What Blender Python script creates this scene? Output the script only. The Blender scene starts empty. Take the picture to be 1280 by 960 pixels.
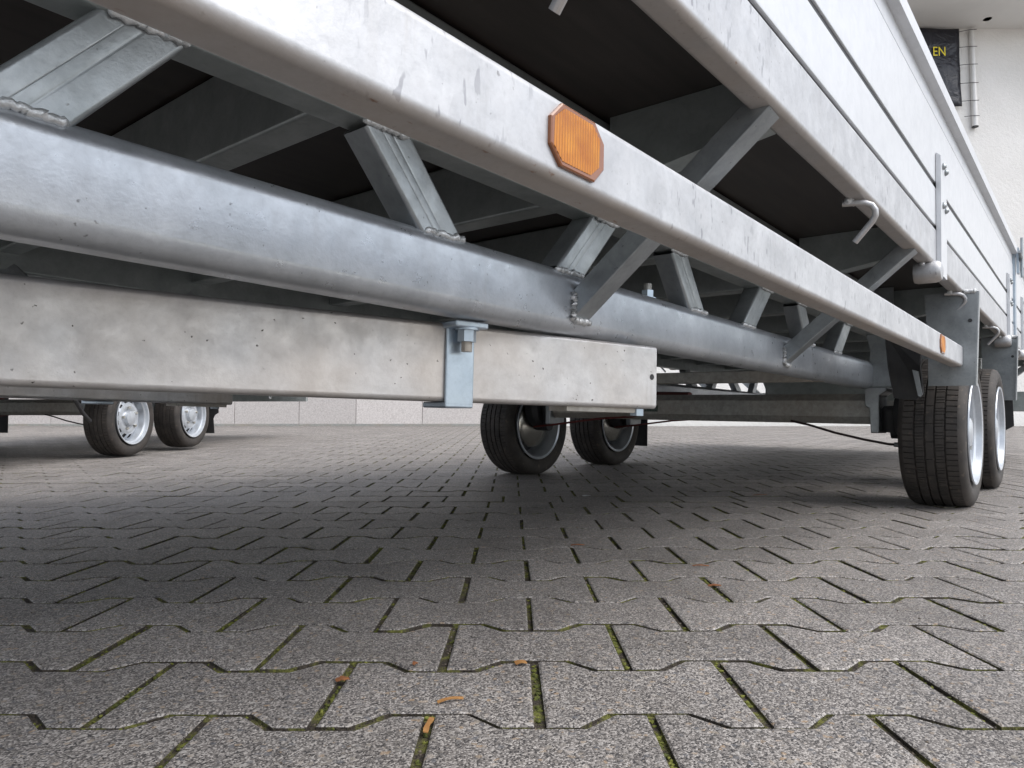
import bpy, bmesh, math, random
import numpy as np
from mathutils import Vector, Matrix, noise as mnoise
random.seed(7); rng = np.random.default_rng(7)
scene = bpy.context.scene
COL = scene.collection
R = math.radians

# ------------------------------------------------------------------ camera, sky, sun, exposure
CAM_H = 0.267
FPX, PITCH = 884.0, math.atan((526.0-480.0)/884.0)
cam_data = bpy.data.cameras.new('camera'); cam = bpy.data.objects.new('camera', cam_data); COL.objects.link(cam)
cam.location = (0, 0, CAM_H); cam.rotation_euler = (math.pi/2 + PITCH, 0, 0)
cam_data.sensor_width = 36.0; cam_data.lens = 36.0*FPX/1280.0
cam_data.clip_start = 0.01; cam_data.clip_end = 500
scene.camera = cam

SUN_EL, SUN_AZ = R(54), R(118)          # azimuth clockwise from +Y: behind the camera, to its right
world = bpy.data.worlds.new('World'); scene.world = world; world.use_nodes = True
wn = world.node_tree.nodes; wl = world.node_tree.links
bg = wn['Background']
sky = wn.new('ShaderNodeTexSky'); sky.sky_type = 'NISHITA'; sky.sun_disc = False
sky.sun_elevation = SUN_EL; sky.sun_rotation = SUN_AZ
sky.air_density = 1.0; sky.dust_density = 1.5; sky.ozone_density = 1.0
hs = wn.new('ShaderNodeHueSaturation'); hs.inputs['Saturation'].default_value = 0.38
wl.new(sky.outputs[0], hs.inputs['Color']); wl.new(hs.outputs[0], bg.inputs['Color'])
bg.inputs['Strength'].default_value = 0.15
sd = bpy.data.lights.new('sun', 'SUN'); sd.energy = 1.5; sd.angle = R(55); sd.color = (1.0, 0.97, 0.93)
sun = bpy.data.objects.new('sun', sd); COL.objects.link(sun)
sdir = Vector((math.sin(SUN_AZ)*math.cos(SUN_EL), math.cos(SUN_AZ)*math.cos(SUN_EL), math.sin(SUN_EL)))
sun.rotation_euler = sdir.to_track_quat('Z', 'Y').to_euler(); sun.location = sdir*20
vs = scene.view_settings
vs.view_transform = 'Standard'; vs.look = 'None'; vs.gamma = 1.0; vs.exposure = 0.85; vs.use_curve_mapping = False

# ------------------------------------------------------------------ materials
class NT:
    def __init__(s, name):
        s.m = bpy.data.materials.new(name); s.m.use_nodes = True
        s.n = s.m.node_tree.nodes; s.l = s.m.node_tree.links; s.b = s.n['Principled BSDF']
    def new(s, t, **k):
        x = s.n.new(t)
        for a, v in k.items(): setattr(x, a, v)
        return x
    def coord(s, kind='Object', scale=(1,1,1)):
        if kind == 'World':
            src = s.new('ShaderNodeNewGeometry').outputs['Position']
        else:
            src = s.new('ShaderNodeTexCoord').outputs[kind]
        mp = s.new('ShaderNodeMapping'); mp.inputs['Scale'].default_value = scale
        s.l.new(src, mp.inputs['Vector']); return mp.outputs[0]
    def noise(s, co, scale, detail=4, rough=0.55, dist=0.0):
        x = s.new('ShaderNodeTexNoise'); x.inputs['Scale'].default_value = scale
        x.inputs['Detail'].default_value = detail; x.inputs['Roughness'].default_value = rough
        x.inputs['Distortion'].default_value = dist
        s.l.new(co, x.inputs['Vector']); return x.outputs['Fac']
    def voro(s, co, scale, out='Distance', feature='F1', rnd=1.0):
        x = s.new('ShaderNodeTexVoronoi'); x.feature = feature; x.inputs['Scale'].default_value = scale
        x.inputs['Randomness'].default_value = rnd
        s.l.new(co, x.inputs['Vector']); return x.outputs[out]
    def ramp(s, fac, stops, interp='LINEAR'):
        x = s.new('ShaderNodeValToRGB'); cr = x.color_ramp; cr.interpolation = interp
        while len(cr.elements) < len(stops): cr.elements.new(0.5)
        for e, (p, c) in zip(cr.elements, stops):
            e.position = p; e.color = (c, c, c, 1) if isinstance(c, (int, float)) else (*c, 1)
        s.l.new(fac, x.inputs['Fac']); return x.outputs['Color']
    def mix(s, fac, a, b, mode='MIX'):
        x = s.new('ShaderNodeMix'); x.data_type = 'RGBA'; x.blend_type = mode
        for sock, v in ((x.inputs[0], fac), (x.inputs[6], a), (x.inputs[7], b)):
            if isinstance(v, (int, float)): sock.default_value = v
            elif isinstance(v, tuple): sock.default_value = (*v, 1)
            else: s.l.new(v, sock)
        return x.outputs[2]
    def math(s, op, a, b=0.0, clamp=False):
        x = s.new('ShaderNodeMath', operation=op); x.use_clamp = clamp
        for i, v in enumerate((a, b)):
            if isinstance(v, (int, float)): x.inputs[i].default_value = v
            else: s.l.new(v, x.inputs[i])
        return x.outputs[0]
    def bump(s, h, strength, dist=0.002):
        x = s.new('ShaderNodeBump'); x.inputs['Strength'].default_value = strength
        x.inputs['Distance'].default_value = dist
        s.l.new(h, x.inputs['Height']); s.l.new(x.outputs[0], s.b.inputs['Normal'])
    def set(s, **k):
        names = {'color': 'Base Color', 'rough': 'Roughness', 'metal': 'Metallic', 'spec': 'Specular IOR Level', 'trans': 'Transmission Weight', 'ior': 'IOR', 'coat': 'Coat Weight'}
        for a, v in k.items():
            i = s.b.inputs[names[a]]
            if isinstance(v, tuple): i.default_value = (*v, 1)
            elif isinstance(v, (int, float)): i.default_value = v
            else: s.l.new(v, i)
        return s.m

def galvanised(name, c0, c1, metal=0.55, r0=0.38, r1=0.55, spots=0.0, streak=0.3, mottle=18, bump=0.15, bumpscale=160, tan=0.0, drips=0.0, fine=1.0):
    t = NT(name); co = t.coord()
    n1 = t.noise(co, mottle, 6, 0.6, 0.4)
    col = t.ramp(n1, [(0.32, c0), (0.68, c1)])
    n2 = t.noise(co, 150, 5, 0.7, 0.3)
    col = t.mix(1.0, col, t.ramp(n2, [(0.30, 1-0.09*fine), (0.5, 1.0), (0.72, 1+0.04*fine)]), 'MULTIPLY')
    # faint spangle
    sp = t.voro(co, 70, 'Color'); bw = t.new('ShaderNodeRGBToBW'); t.l.new(sp, bw.inputs[0])
    col = t.mix(0.10, col, t.ramp(bw.outputs[0], [(0.2, 0.35), (0.8, 0.85)]), 'SOFT_LIGHT')
    # vertical streaks of runoff
    cs = t.coord('Object', (55, 55, 5))
    st = t.ramp(t.noise(cs, 1.0, 4, 0.6), [(0.55, 0.0), (0.75, 1.0)])
    big = t.ramp(t.noise(co, 4.0, 3), [(0.45, 0.0), (0.65, 1.0)])
    col = t.mix(t.math('MULTIPLY', t.math('MULTIPLY', st, big), streak), col, (0.30, 0.28, 0.26))
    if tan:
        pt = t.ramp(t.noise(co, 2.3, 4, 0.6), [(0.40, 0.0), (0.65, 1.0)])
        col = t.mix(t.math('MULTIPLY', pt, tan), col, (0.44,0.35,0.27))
    if drips:   # dark upright flecks in clusters
        cd = t.coord('Object', (150, 150, 42))
        d = t.ramp(t.noise(cd, 1.0, 2, 0.5), [(0.635, 0.0), (0.675, 1.0)])
        cl = t.ramp(t.noise(co, 7.0, 2), [(0.44, 0.0), (0.58, 1.0)])
        col = t.mix(t.math('MULTIPLY', t.math('MULTIPLY', d, cl), drips), col, (0.22, 0.22, 0.24))
    if spots:
        dco = t.new('ShaderNodeVectorMath', operation='ADD'); nz = t.new('ShaderNodeTexNoise'); nz.inputs['Scale'].default_value = 260; t.l.new(co, nz.inputs['Vector'])
        sc3 = t.new('ShaderNodeVectorMath', operation='SCALE'); sc3.inputs['Scale'].default_value = 0.006; t.l.new(nz.outputs['Color'], sc3.inputs[0])
        t.l.new(co, dco.inputs[0]); t.l.new(sc3.outputs[0], dco.inputs[1])
        sv = t.ramp(t.voro(dco.outputs[0], 75), [(0.06, 1.0), (0.11, 0.0)])
        sn = t.ramp(t.noise(co, 30, 2), [(0.47, 0.0), (0.53, 1.0)])
        col = t.mix(t.math('MULTIPLY', t.math('MULTIPLY', sv, sn), spots), col, (0.06, 0.05, 0.045))
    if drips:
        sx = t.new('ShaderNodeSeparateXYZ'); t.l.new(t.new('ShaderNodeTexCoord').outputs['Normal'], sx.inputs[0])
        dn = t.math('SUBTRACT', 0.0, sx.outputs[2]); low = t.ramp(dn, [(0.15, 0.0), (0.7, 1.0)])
        under_tint = t.math('MULTIPLY', low, t.ramp(t.noise(co, 9, 5, 0.65), [(0.25, 0.35), (0.7, 0.85)]))  # faces turned downwards take a mottled brown tint
        col = t.mix(under_tint, col, (0.40,0.34,0.29))
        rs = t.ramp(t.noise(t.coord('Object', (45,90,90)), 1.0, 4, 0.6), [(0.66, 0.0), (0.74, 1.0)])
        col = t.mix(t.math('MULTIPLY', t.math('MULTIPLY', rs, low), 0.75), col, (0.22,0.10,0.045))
    rr = t.ramp(t.noise(co, 40, 5, 0.65), [(0.3, r0), (0.7, r1)])
    t.bump(t.noise(co, bumpscale, 4, 0.6), bump, 0.0015)
    return t.set(color=col, rough=rr, metal=metal)

M = {}
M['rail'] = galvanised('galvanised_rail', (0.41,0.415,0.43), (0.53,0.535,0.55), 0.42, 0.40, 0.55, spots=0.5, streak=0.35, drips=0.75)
M['tube'] = galvanised('galvanised_tube', (0.40,0.425,0.455), (0.54,0.565,0.60), 0.7, 0.26, 0.40, spots=0.6, streak=0.2, mottle=9, bump=0.10, bumpscale=210)
M['beam'] = galvanised('galvanised_beam', (0.54,0.55,0.57), (0.70,0.71,0.735), 0.6, 0.32, 0.50, spots=1.0, streak=0.45, mottle=26, tan=0.5)  # tan: warm reflection on the drawbar, painted into its colour as patches
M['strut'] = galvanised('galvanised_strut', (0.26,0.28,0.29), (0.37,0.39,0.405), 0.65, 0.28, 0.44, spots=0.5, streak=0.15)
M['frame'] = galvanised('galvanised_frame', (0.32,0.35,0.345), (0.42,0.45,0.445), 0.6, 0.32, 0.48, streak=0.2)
M['zinc'] = galvanised('zinc_plated_steel', (0.36,0.43,0.50), (0.46,0.53,0.60), 0.75, 0.28, 0.42, streak=0.15, mottle=9, bump=0.05)
M['weld'] = galvanised('galvanised_weld', (0.48,0.49,0.49), (0.70,0.71,0.72), 0.6, 0.25, 0.5, mottle=90, bump=0.8, bumpscale=240, spots=0.5)
M['alu'] = galvanised('anodised_aluminium', (0.58,0.59,0.61), (0.63,0.64,0.66), 0.30, 0.36, 0.44, streak=0.03, bump=0.02, fine=0.15)
M['axle'] = galvanised('dull_galvanised_axle', (0.30,0.30,0.28), (0.44,0.44,0.42), 0.45, 0.5, 0.7, streak=0.3, mottle=60, tan=0.4)
t = NT('rust_smear'); co = t.coord(); M['rust'] = t.set(color=t.ramp(t.noise(co, 60, 4), [(0.3,(0.06,0.025,0.015)),(0.7,(0.16,0.075,0.045))]), rough=0.85)
M['rim'] = galvanised('silver_painted_rim', (0.48,0.51,0.55), (0.55,0.58,0.62), 0.45, 0.28, 0.36, streak=0.0, bump=0.02)
t = NT('bright_zinc_drum'); M['drum'] = t.set(color=(0.55,0.53,0.48), rough=0.22, metal=0.9)
t = NT('dark_steel'); M['dark'] = t.set(color=(0.03,0.03,0.033), rough=0.55)
t = NT('black_rubber'); co = t.coord(); M['rubber'] = t.set(color=t.ramp(t.noise(co, 25, 5), [(0.3, (0.012,0.012,0.013)), (0.7, (0.028,0.027,0.027))]), rough=0.62)
t = NT('tyre_rubber'); co = t.coord()
c = t.ramp(t.noise(co, 14, 6, 0.65), [(0.3, (0.020,0.018,0.017)), (0.7, (0.060,0.051,0.045))])
c = t.mix(t.ramp(t.noise(co, 60, 3), [(0.62, 0.0), (0.72, 0.5)]), c, (0.14,0.11,0.085))
t.bump(t.noise(co, 200, 3), 0.25, 0.001); M['tyre'] = t.set(color=c, rough=0.72)
t = NT('film_faced_plywood'); co = t.coord('Object', (1.5,12,1)); M['ply'] = t.set(color=t.ramp(t.noise(co, 3, 5), [(0.3, (0.020,0.015,0.013)), (0.7, (0.040,0.031,0.027))]), rough=0.5)
t = NT('red_cable_sheath'); M['red'] = t.set(color=(0.12,0.018,0.014), rough=0.5)
t = NT('black_cable_sheath'); M['cable'] = t.set(color=(0.03,0.016,0.015), rough=0.5)
t = NT('type_plate_print'); co = t.coord(); M['plate'] = t.set(color=t.ramp(t.noise(co, 120, 2), [(0.45, (0.03,0.06,0.045)), (0.55, (0.10,0.13,0.11))]), rough=0.5)
# amber marker: clear moulded lens over a ribbed core
t = NT('amber_lens'); co = t.coord(); M['lens'] = t.set(color=t.mix(t.noise(co, 40, 2), (0.20,0.065,0.02), (0.25,0.09,0.03)), rough=0.12, coat=0.3)
t = NT('amber_reflector_core'); co = t.coord(); wv = t.new('ShaderNodeTexWave'); wv.inputs['Scale'].default_value = 95; wv.inputs['Distortion'].default_value = 0.4; wv.bands_direction = 'X'; t.l.new(co, wv.inputs['Vector'])
M['core'] = t.set(color=t.mix(t.math('MULTIPLY', wv.outputs['Fac'], 0.55), t.ramp(t.noise(co, 45, 3, 0.6), [(0.3,(0.42,0.13,0.008)),(0.7,(0.60,0.24,0.02))]), (0.22,0.06,0.01)), rough=0.35, spec=0.35)
# paving: exposed aggregate concrete
t = NT('aggregate_concrete'); co = t.coord('World')
v1 = t.voro(co, 620, 'Color'); b1 = t.new('ShaderNodeRGBToBW'); t.l.new(v1, b1.inputs[0])
col = t.ramp(b1.outputs[0], [(0.18, (0.036,0.034,0.036)), (0.38, (0.130,0.119,0.112)), (0.60, (0.225,0.208,0.197)), (0.82, (0.43,0.405,0.385))])
v2 = t.voro(co, 230, 'Color'); sep = t.new('ShaderNodeSeparateColor'); t.l.new(v2, sep.inputs[0])
big = t.ramp(sep.outputs[0], [(0.86, 0.0), (0.90, 0.65)])
col = t.mix(big, col, t.ramp(sep.outputs[1], [(0.2, (0.11,0.115,0.13)), (0.55, (0.30,0.27,0.23)), (0.7, (0.36,0.25,0.15)), (0.9, (0.46,0.44,0.42))]))
fn = t.noise(co, 900, 3, 0.7)
col = t.mix(0.35, col, t.ramp(fn, [(0.3, 0.25), (0.7, 0.75)]), 'SOFT_LIGHT')
gi = t.new('ShaderNodeNewGeometry').outputs['Random Per Island']; oi = t.new('ShaderNodeObjectInfo').outputs['Random']
rv = t.math('FRACT', t.math('ADD', gi, oi))
col = t.mix(1.0, col, t.ramp(rv, [(0.0, 0.88), (1.0, 1.10)]), 'MULTIPLY')
stn = t.noise(co, 5.5, 5, 0.6)
col = t.mix(1.0, col, t.ramp(stn, [(0.28, (0.76,0.74,0.72)), (0.5, (1.0,0.99,0.98)), (0.72, (1.12,1.10,1.08))]), 'MULTIPLY')
hgt = t.math('ADD', t.math('MULTIPLY', b1.outputs[0], 0.6), t.math('ADD', t.math('MULTIPLY', fn, 0.5), t.math('MULTIPLY', t.voro(co, 620), -0.5)))
t.bump(hgt, 0.55, 0.0018); M['stone'] = t.set(color=col, rough=0.62, spec=0.6)
# joint bed: soil with moss
t = NT('mossy_joint_soil'); co = t.coord('World')
mn = t.noise(co, 38, 5, 0.65)
mc = t.ramp(t.noise(co, 300, 3), [(0.3, (0.07,0.075,0.016)), (0.7, (0.22,0.22,0.055))])
sc = t.ramp(t.noise(co, 420, 4), [(0.3, (0.022,0.017,0.013)), (0.7, (0.085,0.070,0.054))])
t.bump(t.noise(co, 350, 4), 1.0, 0.004)
M['soil'] = t.set(color=t.mix(t.ramp(mn, [(0.46, 0.0), (0.60, 1.0)]), sc, mc), rough=0.95)
t = NT('moss_cushion'); co = t.coord('World')
M['moss'] = t.set(color=t.ramp(t.noise(co, 90, 4), [(0.35, (0.045,0.055,0.010)), (0.5, (0.105,0.115,0.018)), (0.68, (0.21,0.215,0.045))]), rough=0.9)
t = NT('joint_grit'); co = t.coord('World')
M['grit'] = t.set(color=t.ramp(t.noise(co, 260, 3), [(0.35, (0.05,0.038,0.028)), (0.6, (0.17,0.14,0.11)), (0.75, (0.36,0.33,0.30))]), rough=0.9)
# building
t = NT('white_stucco'); co = t.coord()
col = t.ramp(t.noise(co, 1.2, 5), [(0.3, (0.76,0.74,0.715)), (0.7, (0.84,0.82,0.80))])
t.bump(t.noise(co, 22, 6, 0.7), 0.6, 0.02); M['stucco'] = t.set(color=col, rough=0.9)
t = NT('soffit_paint'); co = t.coord(); M['soffit'] = t.set(color=t.ramp(t.noise(co, 2, 4), [(0.3,(0.72,0.71,0.69)),(0.7,(0.77,0.76,0.74))]), rough=0.8)
t = NT('granite_plinth'); co = t.coord()
g = t.ramp(t.noise(co, 60, 5, 0.75), [(0.30, (0.40,0.36,0.34)), (0.5, (0.56,0.52,0.50)), (0.7, (0.70,0.66,0.63))])
oi = t.new('ShaderNodeObjectInfo').outputs['Random']
M['granite'] = t.set(color=t.mix(1.0, g, t.ramp(oi, [(0, 0.85), (1, 1.1)]), 'MULTIPLY'), rough=0.5)
t = NT('banner_vinyl'); co = t.coord(); t.bump(t.noise(co, 3.5, 3, 0.5, 1.2), 0.8, 0.05); M['banner'] = t.set(color=(0.012,0.012,0.020), rough=0.32)
t = NT('yellow_print'); M['yellow'] = t.set(color=(0.85,0.68,0.01), rough=0.4)
t = NT('grey_pipe_paint'); co = t.coord(); M['pipe'] = t.set(color=t.ramp(t.noise(co, 8, 3), [(0.3,(0.66,0.64,0.62)),(0.7,(0.76,0.74,0.72))]), rough=0.45, metal=0.3)
t = NT('bronze_lamp'); M['bronze'] = t.set(color=(0.12,0.09,0.06), rough=0.4, metal=0.6)
t = NT('dry_straw'); co = t.coord(); M['straw'] = t.set(color=t.ramp(t.noise(co, 90, 3), [(0.3,(0.26,0.12,0.035)),(0.7,(0.42,0.22,0.075))]), rough=0.7)
t = NT('dry_leaf_brown'); co = t.coord(); M['leaf'] = t.set(color=t.ramp(t.noise(co, 70, 3), [(0.3,(0.16,0.055,0.022)),(0.7,(0.36,0.15,0.055))]), rough=0.75)
t = NT('pale_paper'); M['paper'] = t.set(color=(0.55,0.56,0.58), rough=0.6)

# ------------------------------------------------------------------ mesh helpers
class MB:
    def __init__(s): s.v = []; s.f = []
    def add(s, verts, faces):
        o = len(s.v); s.v += [tuple(p) for p in verts]; s.f += [tuple(i+o for i in f) for f in faces]; return s
    def box(s, a, b):
        (x0,y0,z0),(x1,y1,z1) = a, b
        x0,x1 = min(x0,x1),max(x0,x1); y0,y1 = min(y0,y1),max(y0,y1); z0,z1 = min(z0,z1),max(z0,z1)
        return s.add([(x0,y0,z0),(x1,y0,z0),(x1,y1,z0),(x0,y1,z0),(x0,y0,z1),(x1,y0,z1),(x1,y1,z1),(x0,y1,z1)],
                     [(3,2,1,0),(4,5,6,7),(0,1,5,4),(1,2,6,5),(2,3,7,6),(3,0,4,7)])
    def sweep(s, path, prof, up, cap=True, scales=None):
        """extrude a closed 2-D profile (side, up) along a path of points"""
        path = [Vector(p) for p in path]; n = len(prof); rings = []
        for i, p in enumerate(path):
            a = path[max(i-1,0)]; b = path[min(i+1,len(path)-1)]
            d = (b-a).normalized(); upv = Vector(up)
            side = d.cross(upv)
            if side.length < 1e-4: side = d.cross(Vector((1,0,0)) if abs(d.x) < .9 else Vector((0,1,0)))
            side.normalize(); u2 = side.cross(d).normalized()
            k = scales[i] if scales else 1.0
            rings.append([p + side*(x*k) + u2*(y*k) for x, y in prof])
        vs_ = [q for r in rings for q in r]; fs = []
        for i in range(len(path)-1):
            for j in range(n):
                fs.append((i*n+j, i*n+(j+1)%n, (i+1)*n+(j+1)%n, (i+1)*n+j))
        if cap:
            fs.append(tuple(range(n-1,-1,-1))); fs.append(tuple((len(path)-1)*n+j for j in range(n)))
        return s.add(vs_, fs)
    def round_bar(s, path, r, seg=10, up=(0.013,0.02,1), scales=None):
        return s.sweep(path, [(r*math.cos(2*math.pi*j/seg), r*math.sin(2*math.pi*j/seg)) for j in range(seg)], up, True, scales)
    def revolve(s, prof, seg=48, closed=False):
        """profile of (axial y, radius) round the local Y axis"""
        n = len(prof); vv = []
        for i in range(seg):
            a = 2*math.pi*i/seg
            for y, r in prof: vv.append((r*math.cos(a), y, r*math.sin(a)))
        ff = []
        for i in range(seg):
            k = (i+1) % seg
            for j in range(n if closed else n-1):
                j2 = (j+1) % n
                ff.append((i*n+j, i*n+j2, k*n+j2, k*n+j))
        return s.add(vv, ff)
    def mesh(s, name):
        me = bpy.data.meshes.new(name); me.from_pydata(s.v, [], s.f)
        bm = bmesh.new(); bm.from_mesh(me); bmesh.ops.recalc_face_normals(bm, faces=bm.faces); bm.to_mesh(me); bm.free()
        me.update(); return me
    def build(s, name, mat, parent=None, smooth=30, mesh=None):
        me = mesh or s.mesh(name)
        if not me.materials: me.materials.append(mat)
        if smooth and mesh is None:
            me.shade_smooth(); me.set_sharp_from_angle(angle=R(smooth))
        o = bpy.data.objects.new(name, me); COL.objects.link(o)
        if parent is not None: o.parent = parent
        return o
def rrect(w, h, r, seg=4):
    """rounded rectangle centred on 0"""
    pts = []
    for cx, cy, a0 in ((w/2-r,h/2-r,0),(-w/2+r,h/2-r,90),(-w/2+r,-h/2+r,180),(w/2-r,-h/2+r,270)):
        for i in range(seg+1):
            a = R(a0+90*i/seg); pts.append((cx+r*math.cos(a), cy+r*math.sin(a)))
    return pts
def wnm(o):
    w = o.modifiers.new('normals', 'WEIGHTED_NORMAL'); w.keep_sharp = True; w.weight = 80; return o
def tag(o, label=None, cat=None, group=None, kind=None):
    for k, v in (('label',label),('category',cat),('group',group),('kind',kind)):
        if v: o[k] = v
    return o
def empty(name, loc, rot=None):
    o = bpy.data.objects.new(name, None); COL.objects.link(o); o.empty_display_size = 0.2
    o.location = loc
    if rot is not None: o.rotation_euler = rot
    return o
def copy_tree(o, parent=None):
    c = o.copy(); COL.objects.link(c); c.parent = parent
    for ch in list(o.children): copy_tree(ch, c)
    return c

# ------------------------------------------------------------------ ground
SLOPE0, SLOPE = 2.535, 0.022
WALL_Y = 11.0
def gz(x, y):
    if y < SLOPE0: return 0.0
    return SLOPE*(min(y, WALL_Y)-SLOPE0)
m = MB()
ys = [-40, 0.0, SLOPE0, 3.6, WALL_Y, WALL_Y+60]; dz = [-.0048, -.0048, -.0044, -.0034, -.0028, -.0028]; xs = [-60, -12, 14, 60]
for j, y in enumerate(ys):
    for x in xs: m.v.append((x, y, gz(x, y)+dz[j]))
for j in range(len(ys)-1):
    for i in range(len(xs)-1):
        a = j*len(xs)+i; m.f.append((a, a+1, a+1+len(xs), a+len(xs)))
ground = m.build('ground', M['soil'], smooth=None); tag(ground, 'brown soil bed with moss under the grey paving', 'ground', kind='structure')

# the yard beyond the stones built one by one
m = MB()
for (x0, x1, y0, y1) in ((-60, 60, -40, -1.062), (-60, -8.6, -1.062, SLOPE0), (8.6, 60, -1.062, SLOPE0), (-60, -9.7, SLOPE0, WALL_Y), (9.7, 60, SLOPE0, WALL_Y)):
    m.add([(x0,y0,gz(x0,y0)+.001),(x1,y0,gz(x1,y0)+.001),(x1,y1,gz(x1,y1)+.001),(x0,y1,gz(x0,y1)+.001)], [(0,1,2,3)])
yard = m.build('yard', M['stone'], None, None); tag(yard, 'grey concrete yard surface beyond the paved field', 'yard', kind='structure')
PW, PP, AMP = 0.2, 0.142, 0.0145
def bone(gx, gy, top='wave', bot='wave', ch=0.0022, depth=0.03):
    """double-T paving stone; gx/gy half joint widths. returns MB centred on its pitch cell"""
    hw = PW/2-gx; hp = PP/2-gy
    # x stations: head flat, ramp, waist
    xs_ = [-hw, -0.067, -0.038, 0.038, 0.067, hw]; off = [AMP, AMP, -AMP, -AMP, AMP, AMP]
    up = [(x, hp + (o if top == 'wave' else 0)) for x, o in zip(xs_, off)]
    dn = [(x, -hp - (o if bot == 'wave' else 0)) for x, o in zip(xs_, off)]
    if top != 'wave': up = [up[0], up[-1]]
    if bot != 'wave': dn = [dn[0], dn[-1]]
    out = dn + up[::-1]
    n = len(out); ins = []
    for i in range(n):                      # inset outline for the chamfer
        p, a, b = Vector(out[i]), Vector(out[i-1]), Vector(out[(i+1) % n])
        d1 = (p-a).normalized(); d2 = (b-p).normalized()
        n1 = Vector((-d1.y, d1.x)); n2 = Vector((-d2.y, d2.x)); bis = (n1+n2).normalized()
        ins.append(p + bis*(ch/max(0.5, bis.dot(n1))))
    mb = MB()
    vv = [(p[0], p[1], 0.0) for p in ins] + [(p[0], p[1], -ch*0.6) for p in out]
    ff = [tuple(range(n))] + [(n+i, n+(i+1) % n, (i+1) % n, i) for i in range(n)]
    mb.nside = 0
    if depth:
        mb.nside = n
        vv += [(p[0], p[1], -depth) for p in out]
        ff += [(2*n+i, 2*n+(i+1) % n, n+(i+1) % n, n+i) for i in range(n)]
    return mb.add(vv, ff)
def dirty_sides(me):
    me.materials.append(M['stone']); me.materials.append(M['soil'])
    for p in me.polygons:
        if abs(p.normal.z) < 0.3: p.material_index = 1
    return me
GX, GY = 0.0042, 0.0033
variants = {}
for key, (tp, bt) in {'n': ('wave','wave'), 't': ('flat','wave'), 'b': ('wave','flat'), 's': ('flat','flat')}.items():
    variants[key] = dirty_sides(bone(GX, GY, tp, bt).mesh('paving_stone'))
far_shape = {k: bone(0.0056, 0.0022, a, b, 0.003, 0.0) for k, (a, b) in {'n': ('wave','wave'), 'b': ('wave','flat')}.items()}
STRIP0 = 0.6463 + 12*PP                      # straight course between the two fields
STRIP1 = STRIP0 + 0.18
SLOPE_CHECK = STRIP1
cells = []                                   # (x, yc, key, yscale)
for k in range(-12, 12):
    yc = 0.6463 + PP*(k+0.5)
    odd = (k % 2 == 0)
    for i in range(-42, 43):
        cells.append((0.025 + PW*i - (0.1 if odd else 0.2) + 0.0, yc, 't' if k == 11 else 'n', 1.0))
for i in range(-42, 43): cells.append((0.07 + PW*i, (STRIP0+STRIP1)/2, 's', 0.18/PP))
for k in range(0, 60):
    yc = STRIP1 + PP*(k+0.5)
    if yc > WALL_Y-0.05: break
    half = max(42, int((0.724*yc+1.6)/PW))
    for i in range(-half, half+1):
        cells.append((0.025 + PW*i - (0.0 if k % 2 else 0.1), yc, 'b' if k == 0 else 'n', 1.0))
# fine levels: slow undulation
def und(x, y): return 0.0012*mnoise.noise(Vector((x*1.7, y*1.7, 3.1)))
def in_view(x, y): return y > 0.5 and abs(x) < 0.73*y+0.05
vis = sorted([c_ for c_ in cells if in_view(c_[0], c_[1])], key=lambda c_: c_[1]**1.0 + 0.02*abs(c_[0]))
single = set((c_[0], c_[1]) for c_ in vis[:296])
fv = []; ff = []
for (x, y, key, sy) in cells:
    z = gz(x, y) + und(x, y) + random.uniform(-.0006, .0006)
    rx, ry, rz = random.gauss(0, .0032), random.gauss(0, .0032), random.gauss(0, .007)
    if (x, y) in single:
        o = bpy.data.objects.new('paving_stone', variants[key]); COL.objects.link(o); o.parent = ground
        o.location = (x+random.gauss(0,.0008), y+random.gauss(0,.0008), z); o.rotation_euler = (rx + (math.atan(SLOPE) if y > SLOPE0 else 0), ry, rz); o.scale = (1, sy, 1)
    else:
        if y < 4.0 or key in 'ts': sh = variants[key]; sv = [v.co for v in sh.vertices]; sf = [tuple(p.vertices) for p in sh.polygons]
        else: sv = far_shape[key].v; sf = far_shape[key].f
        o_ = len(fv); cr, sr = math.cos(rz), math.sin(rz)
        for p in sv:
            px, py = p[0], p[1]*sy
            qx, qy = x+px*cr-py*sr, y+px*sr+py*cr
            fv.append((qx, qy, z + p[2] + py*(rx + (SLOPE if y > SLOPE0 else 0)) - px*ry))
        ff += [tuple(i+o_ for i in f) for f in sf]
fm = MB(); fm.v = fv; fm.f = ff
me = bpy.data.meshes.new('paving_stones'); me.from_pydata(fv, [], ff); me.update(); dirty_sides(me)
far_st = bpy.data.objects.new('distant_paving', me); COL.objects.link(far_st); far_st.parent = ground; far_st['kind'] = 'stuff'

# moss cushions and grit filling the joints close by
ico = bmesh.new(); bmesh.ops.create_icosphere(ico, subdivisions=1, radius=1.0)
iv = np.array([v.co[:] for v in ico.verts]); itri = np.array([[v.index for v in f.verts] for f in ico.faces]); ico.free()
def clumps(name, mat, pts):
    n = len(pts); V = np.zeros((n*len(iv), 3)); F = np.zeros((n*len(itri), 3), int)
    for k, (x, y, z, r) in enumerate(pts):
        s_ = np.array([r*random.uniform(.8,1.5), r*random.uniform(.8,1.5), r*random.uniform(.5,.9)])
        V[k*12:(k+1)*12] = iv*s_*(1+rng.uniform(-.25,.25,(12,1))) + (x, y, z); F[k*20:(k+1)*20] = itri + k*12
    me = bpy.data.meshes.new(name); me.from_pydata(V.tolist(), [], F.tolist()); me.materials.append(mat); me.update()
    o = bpy.data.objects.new(name, me); COL.objects.link(o); o.parent = ground; o['kind'] = 'stuff'; return o
mp, gp = [], []
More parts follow.
